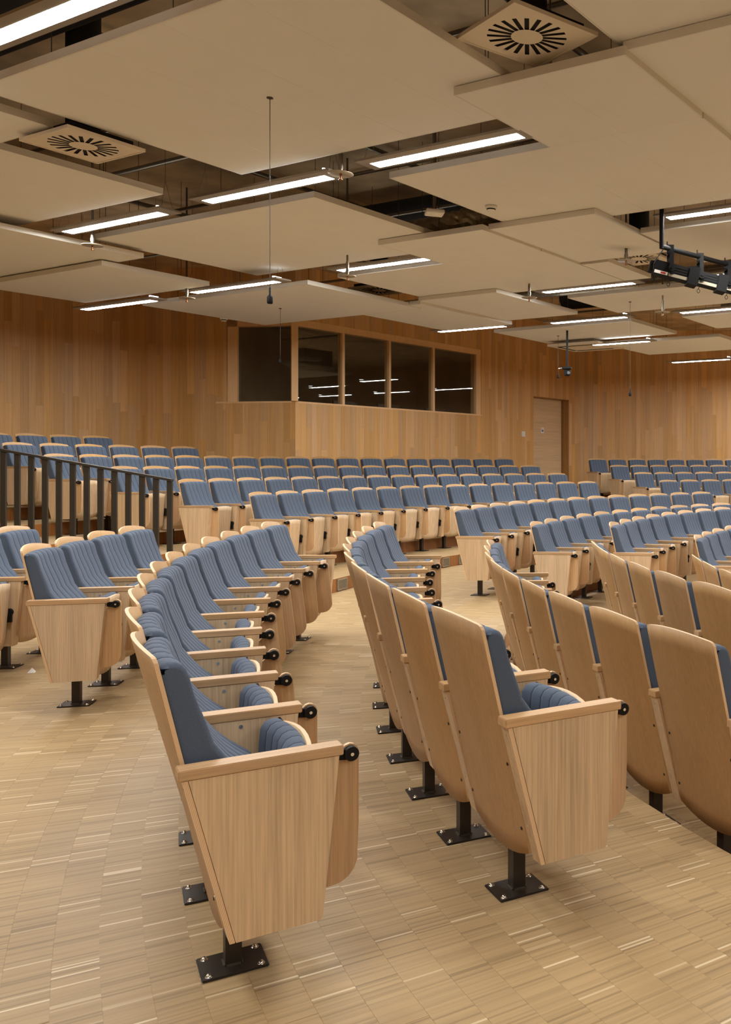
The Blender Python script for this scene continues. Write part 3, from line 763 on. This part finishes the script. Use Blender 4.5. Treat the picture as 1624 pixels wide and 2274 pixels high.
# ================================================================== CEILING
P_TH = .055
PANELS = [   # a0,a1,b0,b1,z, label
    (-6.69, -3.52, 3.31, 5.39, 3.97, 'big beige ceiling panel at upper left with the longest hanging microphone', 5),
    (-3.90, -2.62, 4.79, 5.92, 3.91, 'small beige ceiling panel below the large round-slotted vent', 2),
    (-5.51, -2.62, 5.92, 7.86, 3.91, 'beige ceiling panel carrying the smoke detector', 4),
    (-2.65, 0.60, 4.82, 6.90, 3.95, 'beige ceiling panel at the upper right edge', 4),
    (-2.70, 0.6, 2.2, 5.1, 4.008, 'beige ceiling panel cut by the top right corner', 4),
    (-9.77, -6.44, 5.96, 8.11, 3.89, 'beige ceiling panel in the middle left between two long lamps', 4),
    (-7.06, -5.68, 7.42, 8.47, 3.83, 'small beige ceiling panel left of the dark seam in the middle', 2),
    (-8.74, -5.68, 8.47, 10.37, 3.83, 'beige ceiling panel in the middle above a slim lamp', 4),
    (-5.68, -5.30, 9.29, 10.37, 3.83, 'narrow end strip of the middle ceiling panel above the slim lamp', 1),
    (-5.68, -4.44, 7.52, 9.27, 3.853, 'small beige ceiling panel right of the dark seam in the middle', 2),
    (-12.21, -8.96, 8.19, 10.28, 3.72, 'beige ceiling panel just in front of the booth corner', 4),
    (-10.15, -8.75, 10.02, 12.21, 3.735, 'small beige ceiling panel above the booth panes', 2),
    (-8.75, -7.41, 9.98, 12.04, 3.773, 'small beige ceiling panel with a bright right edge beyond the booth panes', 2),
    (-9.90, -6.91, 1.40, 3.94, 3.95, 'beige ceiling panel corner at the left edge above the left vent', 4),
    (-10.90, -7.68, 3.00, 5.35, 3.93, 'beige ceiling panel at the left edge below the left vent', 4),
    (-13.90, -9.67, 4.90, 6.50, 3.79, 'beige ceiling panel with a brightly lit edge at left', 3),
    (-12.71, -10.12, 6.30, 7.68, 3.72, 'lowest beige ceiling panel by the left oak wall', 3),
    (-4.42, -0.60, 8.41, 9.98, 3.86, 'beige ceiling panel behind the stage light bar', 4),
    (-6.98, -2.20, 11.07, 12.53, 3.83, 'wide beige ceiling panel below the stage lights', 5),
    (-9.83, -7.09, 13.17, 14.88, 3.80, 'beige ceiling panel above the door and hanging camera', 4),
    (-8.65, -6.33, 15.00, 16.84, 3.72, 'farthest beige ceiling panel before the right oak wall', 3),
    (-6.20, -3.00, 13.19, 14.59, 3.80, 'beige ceiling panel at the right edge below the wide panel', 4),
    (-5.9, -3.2, 15.05, 16.6, 3.75, 'beige ceiling panel at the right edge nearest the far wall', 3),
]
SLAB = ZW
SKIP = {2: ('far', None), 3: ('near', (-5.51, -3.90)), 7: ('far', None), 8: ('near', (-8.74, -7.06)), 9: ('left', None)}
def cloud(a0, a1, b0, b1, z, label, nb, group='hung ceiling panels', skip=None):
    r = bpy.data.objects.new('ceiling_panel', None); COL.objects.link(r); r.location = gp((a0 + a1) / 2, (b0 + b1) / 2, z); r.rotation_euler = GROT
    tag(r, label, 'ceiling panel', group)
    ha, hb = (a1 - a0) / 2, (b1 - b0) / 2; wb = 2 * (ha - .012) / nb
    for i in range(nb):
        x0 = -ha + .012 + i * wb; b = MB(); b.box(x0 + .0006, x0 + wb - .0006, -hb + (.012 if not (skip and skip[0] == 'near') else .001), hb - (.012 if not (skip and skip[0] == 'far') else .001), .001, .03); b.build('board', ['panel'], r)
    b = MB(); e = .012
    sd, rg = skip or ('', None); ca = (a0 + a1) / 2
    x0, x1 = (-ha, ha) if not (sd == 'near' and rg) else (rg[0] - ca, rg[1] - ca)
    b.box(x0, x1, -hb, -hb + e, 0, P_TH)
    if sd != 'far': b.box(-ha, ha, hb - e, hb, 0, P_TH)
    if sd != 'left': b.box(-ha, -ha + e, -hb + e, hb - e, 0, P_TH)
    b.box(ha - e, ha, -hb + e, hb - e, 0, P_TH)
    b.build('edge_trim', ['trim'], r)
    b = MB()
    for sx in (-.8, 0, .8):
        for sy in (-.7, .7): b.tube((sx * ha, sy * hb, .03), (sx * ha, sy * hb, SLAB - z), .003, 5)
    b.build('hanger_rods', ['wire'], r)
    return r
for i, p in enumerate(PANELS): cloud(*p, skip=SKIP.get(i + 1))
def outside(a0, a1, b0, b1, z):
    cs = [px(gp(a, b, z)) if gp(a, b, z)[1] > .3 else None for a in (a0, a1) for b in (b0, b1)]
    cs = [c for c in cs if c]
    if not cs: return True
    return all(c[1] < -30 for c in cs) or all(c[0] > 1680 for c in cs) or all(c[0] < -60 for c in cs)
# the same ceiling goes on beyond the frame
OUTER = []
for b_ in (-2.6, .2, 3.0, 5.8, 8.6, 11.4, 14.2):
    for a in (-7.4, -2.2, 2.6, 7.4): OUTER.append((a, b_))
for b_ in (17.0, 19.6, 22.2):
    for a in (-7.2, -4.6, -2.0, .6, 3.2): OUTER.append((a, b_))
def ok_light(a, b_):
    p = gp(a, b_, 3.8)
    if p[0] < KL[0] + 1 or p[0] > 16.5 or p[1] < -5 or p[1] > 23.6: return False
    if p[0] > 6 and p[1] > 24.4 - (p[0] - 7.2) * .64: return False
    return outside(a - .9, a + .9, b_ - .15, b_ + .15, 3.8)
OUTER = [q for q in OUTER if ok_light(*q)]
for i in range(-3, 5):
    for j in range(-2, 9):
        a0 = -9.5 + i * 3.4 + 11.5; b0 = -3.6 + j * 2.85; z = 3.95 - .04 * ((i + j) % 3)
        if any(a0 - .95 < a < a0 + 4.05 and b0 - .15 < b_ < b0 + 2.2 for a, b_ in OUTER): continue
        c = gp(a0 + 1.5, b0 + 1, 0)
        if outside(a0, a0 + 3.1, b0, b0 + 2.05, z) and -4 < c[1] < 21 and -9 < c[0] < 14:
            cloud(a0, a0 + 3.1, b0, b0 + 2.05, z, 'beige ceiling panel hung beyond the picture edge', 1, 'ceiling panels beyond the frame')

# ------------------------------------------------------------------ strip lights
def strip_light(a, b_, z, L, label, group='strip lights', up=True):
    r = bpy.data.objects.new('strip_light', None); COL.objects.link(r); r.location = gp(a, b_, z); r.rotation_euler = GROT
    tag(r, label, 'lamp', group); h = L / 2
    b = MB()
    xs, xo = h, h + .11; yi, yo = .055, .115
    # flat tray with a bevelled lower face round the lens
    b.add([(-xo, -yo, .012), (xo, -yo, .012), (xo, yo, .012), (-xo, yo, .012), (-xs, -yi, 0), (xs, -yi, 0), (xs, yi, 0), (-xs, yi, 0), (-xo, -yo, .03), (xo, -yo, .03), (xo, yo, .03), (-xo, yo, .03)],
          [(0, 4, 5, 1), (1, 5, 6, 2), (2, 6, 7, 3), (3, 7, 4, 0), (0, 1, 9, 8), (1, 2, 10, 9), (2, 3, 11, 10), (3, 0, 8, 11), (8, 9, 10, 11)])
    b.build('housing', ['housing'], r)
    b = MB(); b.add([(-xs, -yi, -.0005), (xs, -yi, -.0005), (xs, yi, -.0005), (-xs, yi, -.0005)], [(3, 2, 1, 0)]); b.build('lens', ['lamp'], r)
    b = MB(); b.add([(-xs, -yi, .032), (xs, -yi, .032), (xs, yi, .032), (-xs, yi, .032)], [(0, 1, 2, 3)]); b.build('upper_lens', ['lamp_up' if up else 'vent'], r)
    b = MB(); b.box(h - .02, h + .0, -.06, .06, .045, .062); b.build('end_glow', ['lamp_end'], r)
    b = MB(); b.box(h - .03, h + .02, -.065, .065, .03, .044); b.build('end_cap', ['housing'], r)
    b = MB()
    for sx in (-1, 1):
        for sy in (-.06, .06): b.tube((sx * (h + .06), sy, .03), (sx * (h + .03), 0, .30), .0015, 5)
        b.tube((sx * (h + .03), 0, .30), (sx * (h + .03), 0, SLAB - z), .002, 5)
    b.build('suspension_wire', ['wire'], r)
    return r
LIGHTS = [
    (-5.24, 2.96, 3.95, 1.5, 'largest glowing strip light cut by the top left corner'),
    (-6.57, 5.54, 3.86, 1.52, 'strip light below the big upper left panel beside a sprinkler'),
    (-8.68, 5.52, 3.83, 1.51, 'strip light at left above the brightly lit panel edge'),
    (-4.65, 5.60, 3.905, 1.43, 'strip light in the notch left of the upper middle panel'),
    (-12.16, 7.80, 3.66, 1.55, 'leftmost low strip light against the oak wall'),
    (-9.94, 7.90, 3.72, 1.56, 'strip light in front of the booth with the microphone wire crossing it'),
    (-7.75, 8.23, 3.84, 1.40, 'strip light in the notch in the middle of the ceiling'),
    (-6.37, 10.61, 3.84, 1.39, 'strip light left of the stage light bar'),
    (-9.93, 12.67, 3.80, 1.40, 'slim strip light above the right end of the booth panes'),
    (-7.70, 12.84, 3.81, 1.38, 'slim strip light above the panel over the door'),
    (-8.21, 14.85, 3.70, 1.15, 'slim strip light crossed by the longest right-hand microphone wire'),
    (-8.13, 18.24, 3.70, 1.32, 'farthest slim strip light against the right oak wall'),
    (-3.54 + .34, 8.10, 3.88, 1.5, 'strip light at the right edge above the stage light bar'),
    (-5.51 + .19, 12.90, 3.81, 1.5, 'slim strip light at the right edge below the stage light bar'),
    (-4.14 + .3, 10.67, 3.84, 1.5, 'strip light hidden behind the stage lights'),
]
for i, l in enumerate(LIGHTS): strip_light(*l, up=i != 5)
for a, b_ in OUTER: strip_light(a, b_, 3.78, 1.5, 'strip light hung beyond the picture edge', 'strip lights beyond the frame')

# ------------------------------------------------------------------ square swirl vents
def vent(X, Y, z, deg, label):
    r = bpy.data.objects.new('swirl_vent', None); COL.objects.link(r); r.location = (X, Y, z); r.rotation_euler = (0, 0, math.radians(deg))
    tag(r, label, 'vent', 'square swirl vents')
    b = MB(); h = .3; n = 20; m_ = 80
    # face plate with slots: rings of quads with gaps
    ri, ro = .095, .235
    # plate between slots
    fs = []; vs_ = []
    def circ(R, a): return (R * math.cos(a), R * math.sin(a))
    for i in range(n):
        a0 = 2 * math.pi * i / n
        hw0, hw1 = .0135 / ri, .0135 / ro
        s = 2 * math.pi / n
        p = [circ(ri, a0 + hw0), circ(ri, a0 + s - hw0), circ(ro, a0 + s - hw1), circ(ro, a0 + hw1)]
        b.add([(x, y, 0) for x, y in p], [(0, 1, 2, 3)])
    rim = [circ(ri, 2 * math.pi * i / n + d) for i in range(n) for d in (.0135 / ri, 2 * math.pi / n - .0135 / ri)]
    b.add([(x, y, 0) for x, y in rim], [tuple(range(len(rim)))])
    # outer field to the square
    rimo = [(2 * math.pi * i / n + d) for i in range(n) for d in (.0135 / ro, 2 * math.pi / n - .0135 / ro)]
    L = len(rimo); sq = []
    for a in rimo:
        c, s_ = math.cos(a), math.sin(a); k_ = h / max(abs(c), abs(s_)); sq.append((c * k_, s_ * k_))
    vv = [(*circ(ro, a), 0) for a in rimo] + [(x, y, 0) for x, y in sq]
    b.add(vv, [(i, (i + 1) % L, L + (i + 1) % L, L + i) for i in range(L)])
    for cx in (-1, 1):
        for cy in (-1, 1):
            # corner triangles
            pts = [p for p in sq if p[0] * cx > 0 and p[1] * cy > 0]
            e1 = max([p for p in pts if abs(abs(p[0]) - h) < 1e-6], key=lambda p: abs(p[1])); e2 = max([p for p in pts if abs(abs(p[1]) - h) < 1e-6], key=lambda p: abs(p[0]))
            b.add([(*e1, 0), (cx * h, cy * h, 0), (*e2, 0)], [(0, 1, 2)])
    face = b.build('face_plate', ['vent'], r)
    b = MB(); e = .014
    b.box(-h, h, -h, -h + e, -.004, .02); b.box(-h, h, h - e, h, -.004, .02); b.box(-h, -h + e, -h + e, h - e, -.004, .02); b.box(h - e, h, -h + e, h - e, -.004, .02)
    b.build('rim', ['vent'], r)
    b = MB(); b.box(-.24, .24, -.24, .24, .010, .07); b.build('plenum_box', ['void'], r)
    b = MB(); b.tube((0, 0, .07), (0, 0, SLAB - z), .12, 16); b.build('neck_duct', ['duct_black'], r)
vent(-.60, 5.50, 4.03, -48, 'large square vent with radial slots at the top right')
vent(-4.12, 7.01, 3.90, -28, 'square vent with radial slots at the left of the ceiling')
vent(-3.48, 12.96, 3.92, -28, 'small far square vent with radial slots above the booth')
vent(.13, 10.87, 3.90, -28, 'square vent mostly hidden behind the stage lights')

# ------------------------------------------------------------------ sprinklers, detectors, microphones, camera
def sprinkler(X, Y, z, label):
    r = bpy.data.objects.new('sprinkler', None); COL.objects.link(r); r.location = (X, Y, z); tag(r, label, 'sprinkler', 'ceiling sprinklers')
    b = MB(); b.lathe([(.0, .002), (.1, 0), (.1, -.003), (.0, -.002)], 20); b.build('disc', ['grille'], r)
    b = MB(); b.tube((0, 0, 0), (0, 0, .16), .017, 10); b.tube((0, 0, .04), (0, 0, .07), .022, 8); b.tube((0, 0, .16), (0, 0, SLAB - z), .012, 8); b.build('pipe', ['pipe'], r)
    b = MB(); b.tube((0, 0, 0), (0, 0, -.045), .010, 8); b.tube((0, 0, -.045), (0, 0, -.05), .018, 8); b.build('nozzle', ['brass'], r)
for p in [(-2.30, 7.42, 3.82, 'disc sprinkler at the right end of the upper left strip light'), (-5.45, 9.43, 3.72, 'disc sprinkler before the brightly lit panel edge at left'), (-.02, 10.14, 3.72, 'disc sprinkler left of the stage lights'),
          (-3.22, 10.63, 3.65, 'disc sprinkler above the far vent over the booth'), (-1.28, 12.01, 3.65, 'disc sprinkler left of the strip light by the stage bar'), (-5.60, 11.76, 3.60, 'disc sprinkler in front of the booth corner panel'), (.48, 12.85, 3.60, 'disc sprinkler right of the far microphone wire')]: sprinkler(*p)
def detector(X, Y, z, label):
    r = bpy.data.objects.new('smoke_detector', None); COL.objects.link(r); r.location = (X, Y, z); tag(r, label, 'detector', 'smoke detectors')
    b = MB(); b.lathe([(.0, 0), (.055, 0), (.055, -.022), (.05, -.03), (0, -.03)], 20); b.build('base', ['white'], r)
    b = MB(); b.lathe([(.042, -.03), (.042, -.042), (0, -.042)], 20); b.build('chamber', ['black'], r)
    b = MB(); b.lathe([(.040, -.042), (.036, -.052), (0, -.054)], 20); b.build('cap', ['white'], r)
detector(-1.27 * 1.008, 8.52 * 1.017, 3.911, 'white smoke detector under the middle right ceiling panel')
detector(-6.05 * 1.018, 13.87 * 1.018, 3.721, 'tiny white smoke detector under the panel by the booth')
r = bpy.data.objects.new('access_point', None); COL.objects.link(r); r.location = (-1.85, 8.86, 3.88); r.rotation_euler = (0, 0, math.radians(20)); tag(r, 'square white box on a short rod in the dark ceiling gap', 'access point')
me = bevel_box(-.085, .085, -.085, .085, 0, .035, .006, 'case', 'white'); ob('case', me, r)
b = MB(); b.tube((0, 0, .035), (0, 0, SLAB - 3.88), .018, 8); b.build('rod', ['pipe'], r)
def microphone(X, Y, ztop, zbot, label, big=1.0):
    r = bpy.data.objects.new('hanging_microphone', None); COL.objects.link(r); r.location = (X, Y, zbot); tag(r, label, 'microphone', 'hanging microphones')
    b = MB(); b.tube((0, 0, .11), (0, 0, ztop - zbot), .0028, 6); b.build('cable', ['wire'], r)
    b = MB(); b.lathe([(.022, ztop - zbot), (.022, ztop - zbot - .006), (.004, ztop - zbot - .012)], 10); b.build('rosette', ['wire'], r)
    b = MB(); b.lathe([(0, 0), (.017, .002), (.02, .012), (.02, .045), (.013, .055), (.008, .06), (.006, .11), (0, .112)], 12); b.build('capsule', ['black'], r)
microphone(-2.40 * 1.008, 6.21 * 1.008, 3.972, 1.5 + (1029.45 - 675) * 6.26 / 2058.4, 'black microphone on the longest wire at left')
microphone(-4.89 * 1.018, 13.03 * 1.018, 3.722, 1.5 + (1029.45 - 806) * 13.26 / 2058.4, 'small microphone hanging before the left booth pane')
microphone(.03, 13.35, 3.832, 1.5 + (1029.45 - 880) * 13.35 / 2058.4, 'small microphone on a long wire before the right oak wall')
microphone(-1.26, 16.7, 3.802, 1.5 + (1029.45 - 840) * 16.7 / 2058.4, 'small microphone left of the hanging camera')
# dome camera on a pole
r = bpy.data.objects.new('hanging_camera', None); COL.objects.link(r); Yc = 16.03; Xc_ = (1260 - CX_PX) / F_PX * Yc; zc = 1.5 + (1029.45 - 835) * Yc / 2058.4; r.location = (Xc_, Yc, zc)
tag(r, 'black pan tilt camera on a ceiling pole by the door', 'camera')
b = MB(); b.box(-.017, .017, -.017, .017, .15, 3.80 - zc); b.build('pole', ['black'], r)
me = bevel_box(-.085, .075, -.09, .09, .115, .155, .01, 'bracket', 'black'); ob('bracket', me, r)
me = bevel_box(-.055, .06, -.07, .07, 0, .11, .018, 'camera_head', 'black'); ob('camera_head', me, r)
b = MB(); b.tube((.03, -.066, .05), (.03, -.085, .05), .028, 14); b.build('camera_lens', ['lens_glass'], r)
b = MB(); b.tube((-.085, 0, .135), (-.15, -.02, .125), .008, 6); b.build('cable_plug', ['chrome'], r)
# cassette air unit near the door
r = bpy.data.objects.new('ceiling_cassette', None); COL.objects.link(r); r.location = (-.72 * 1.1, 15.99 * 1.1, 3.70); r.rotation_euler = GROT; tag(r, 'flat beige ceiling cassette beside the slim lamp by the door', 'air unit')
b = MB(); b.box(-.55, .55, -.5, .5, 0, .04); b.build('face_plate', ['vent'], r)
b = MB(); b.box(-.4, .4, -.36, -.3, -.004, .001); b.box(-.4, .4, .3, .36, -.004, .001); b.box(-.45, -.4, -.3, .3, -.004, .001); b.build('slots', ['void'], r)
b = MB(); b.box(-.4, .4, -.4, .4, .04, .4); b.build('body', ['duct'], r)

# ------------------------------------------------------------------ stage light bar
b = MB(); BX, BY, BZ = .32, 8.80, 3.56
dirb = Vector((.667, .745, 0)).normalized()
r = bpy.data.objects.new('lighting_bar', None); COL.objects.link(r); r.location = (BX, BY, BZ); tag(r, 'black pipe bar hung from the ceiling carrying stage lights', 'lighting bar')
rzb = math.atan2(dirb.y, dirb.x); r.rotation_euler = (0, 0, rzb)
b.tube((0, 0, 0), (3.2, 0, 0), .024, 12); b.build('bar', ['rig'], r)
b = MB(); b.tube((0, 0, -.02), (0, 0, SLAB - BZ), .022, 12); b.build('drop_pipe', ['rig'], r)
b = MB(); pts = [(.02, 0, -.03), (-.05, .0, -.10), (-.12, .0, -.18), (-.13, .0, -.27), (-.08, .02, -.33)]
for p, q in zip(pts[:-1], pts[1:]): b.tube(p, q, .005, 6)
b.build('power_cable', ['rig'], r)
WALLDIR = rzb
def stage_light(s, k):
    p = Vector((BX, BY, BZ)) + dirb * s
    r = bpy.data.objects.new('stage_light', None); COL.objects.link(r); r.location = p; r.rotation_euler = (0, 0, .12)
    tag(r, ('black stage light at the left end of the hung bar', 'second black stage light from the left on the hung bar', 'black stage light at the right picture edge on the bar', 'black stage light beyond the right picture edge')[k], 'stage light', 'stage lights on the bar')
    b = MB(); b.box(-.03, .03, -.03, .03, -.045, .035); b.tube((-.03, -.0, .03), (-.03, 0, .07), .006, 6); b.build('clamp', ['rig'], r)
    b = MB(); b.box(-.02, .02, -.085, -.078, -.26, -.05); b.box(-.02, .02, .078, .085, -.26, -.05); b.box(-.02, .02, -.085, .085, -.055, -.045); b.build('yoke', ['rig'], r)
    hd = bpy.data.objects.new('lamp_head', None)
    b = MB(); mt = Matrix.Translation((.03, 0, -.225)) @ Matrix.Rotation(math.radians(13), 4, 'Y')
    b.box(-.20, .14, -.07, .07, -.065, .065, 0, mt); b.box(-.24, -.20, -.055, .055, -.05, .05, 0, mt)
    b.box(.14, .155, -.085, .085, -.085, .085, 0, mt); b.box(.155, .24, -.085, -.078, -.085, .085, 0, mt); b.box(.155, .24, .078, .085, -.085, .085, 0, mt); b.box(.155, .24, -.078, .078, .078, .085, 0, mt); b.box(.155, .24, -.078, .078, -.085, -.078, 0, mt)
    h_ = b.build('lamp_head', ['rig'], r)
    b = MB(); b.tube(mt @ Vector((.15, 0, 0)), mt @ Vector((.158, 0, 0)), .07, 18); b.build('front_lens', ['lens_glass'], h_)
    b = MB(); b.tube((0, -.085, -.2), (0, -.105, -.2), .034, 14); b.tube((0, -.105, -.2), (0, -.112, -.2), .012, 8); b.build('tilt_knob', ['rig'], r)
    b = MB(); b.box(-.19, -.06, -.0715, -.0702, -.06, -.03, 0, mt); b.build('name_label', ['paper'], h_)
    b = MB(); b.box(-.13, -.08, -.0722, -.0716, -.055, -.036, 0, mt); b.build('label_print', ['red'], h_)
    b = MB(); b.box(-.05, .135, -.0715, -.0702, -.06, -.03, 0, mt); b.build('side_strip', ['grille'], h_)
    for i in range(3):
        b = MB(); b.box(-.03, .12, -.0735, -.070, -.015 + i * .025, -.008 + i * .025, 0, mt); b.build('cooling_fin', ['black'], h_)
    b = MB()
    for a in range(10):
        a0, a1 = 2 * math.pi * a / 10, 2 * math.pi * (a + 1) / 10
        b.tube((-.03 + .014 * math.cos(a0), -.06, -.35 + .02 * math.sin(a0)), (-.03 + .014 * math.cos(a1), -.06, -.35 + .02 * math.sin(a1)), .003, 5)
    b.tube((-.03, -.06, -.33), (-.01, -.06, -.29), .003, 5); b.build('safety_loop', ['rig'], r)
for k in range(4): stage_light(.13 + .47 * k, k)

# ------------------------------------------------------------------ services above the panels
def service(name, pts, rad, mat, label, cat='duct', n=12):
    b = MB()
    for p, q in zip(pts[:-1], pts[1:]): b.tube(p, q, rad, n)
    tag(b.build(name, [mat]), label, cat, 'services in the ceiling void')
service('black_duct', [gp(-9.5, 8.9, 4.55), gp(-2.5, 8.9, 4.55)], .26, 'duct_black', 'thick black duct in the gap by the white box', n=20)
service('black_duct', [gp(-10.5, 3.6, 4.6), gp(2, 3.6, 4.6)], .2, 'duct_black', 'black duct above the upper left panel edge', n=16)
service('black_duct', [gp(-9, 14.2, 4.5), gp(-3, 14.2, 4.5)], .22, 'duct_black', 'black duct above the far right panels', n=16)
service('galvanised_duct', [gp(-9, 12.6, 4.35), gp(-4.5, 12.9, 4.35)], .14, 'duct', 'galvanised round duct behind the bright edged panel', n=16)
service('galvanised_duct', [gp(-6.3, 15.2, 4.3), gp(-3.5, 14.2, 4.3)], .12, 'duct', 'galvanised round duct near the right edge', n=16)
for i, (b_, zz, rr) in enumerate(((5.1, 4.5, .018), (5.75, 4.42, .025), (7.1, 4.5, .02), (8.2, 4.4, .02), (10.9, 4.45, .022), (12.7, 4.4, .02), (15.4, 4.45, .02))):
    service('conduit', [gp(-14, b_, zz), gp(0, b_, zz)], rr, 'pipe', ('thin conduit above the left vent', 'pipe above the upper strip lights', 'thin pipe above the middle left panel', 'thin conduit above the booth front lamps', 'pipe above the far vent', 'thin pipe above the slim lamps', 'farthest thin pipe under the soffit')[i], 'pipe', 8)
for i, (a, zz) in enumerate(((-11.4, 4.9), (-7.2, 4.9), (-9.0, 4.9), (-4.0, 4.9))):
    service('conduit', [gp(a, 2, zz), gp(a, 16, zz)], .03, 'pipe', ('pipe running back above the left panels', 'pipe running back above the left vent', 'pipe running back above the middle panels', 'pipe running back above the right panels')[i], 'pipe', 8)
# crumpled foil flexible duct
b = MB(); rnd = random.Random(4); prev = None
path = [Vector(gp(-6.9, 7.75, 4.02)), Vector(gp(-6.3, 7.72, 4.04)), Vector(gp(-5.9, 7.9, 4.12)), Vector(gp(-5.5, 8.05, 4.2)), Vector(gp(-5.0, 8.1, 4.25))]
fine = []
for p, q in zip(path[:-1], path[1:]):
    for k in range(10): fine.append(p.lerp(q, k / 10))
fine.append(path[-1]); n = 18
for i, c in enumerate(fine):
    d = (fine[min(i + 1, len(fine) - 1)] - fine[max(0, i - 1)]).normalized(); a = d.orthogonal().normalized(); e = d.cross(a)
    for k in range(n):
        rr = .115 * (1 + .06 * (1 if i % 2 else -1)) + rnd.uniform(-.012, .012)
        b.v.append(tuple(c + (a * math.cos(2 * math.pi * k / n) + e * math.sin(2 * math.pi * k / n)) * rr))
for i in range(len(fine) - 1):
    for k in range(n):
        b.f.append((i * n + k, i * n + (k + 1) % n, (i + 1) * n + (k + 1) % n, (i + 1) * n + k)); b.m.append(0); b.sm.append(False)
tag(b.build('flexible_duct', ['duct']), 'crumpled foil flexible duct in the ceiling gap by the white box', 'duct', 'services in the ceiling void')
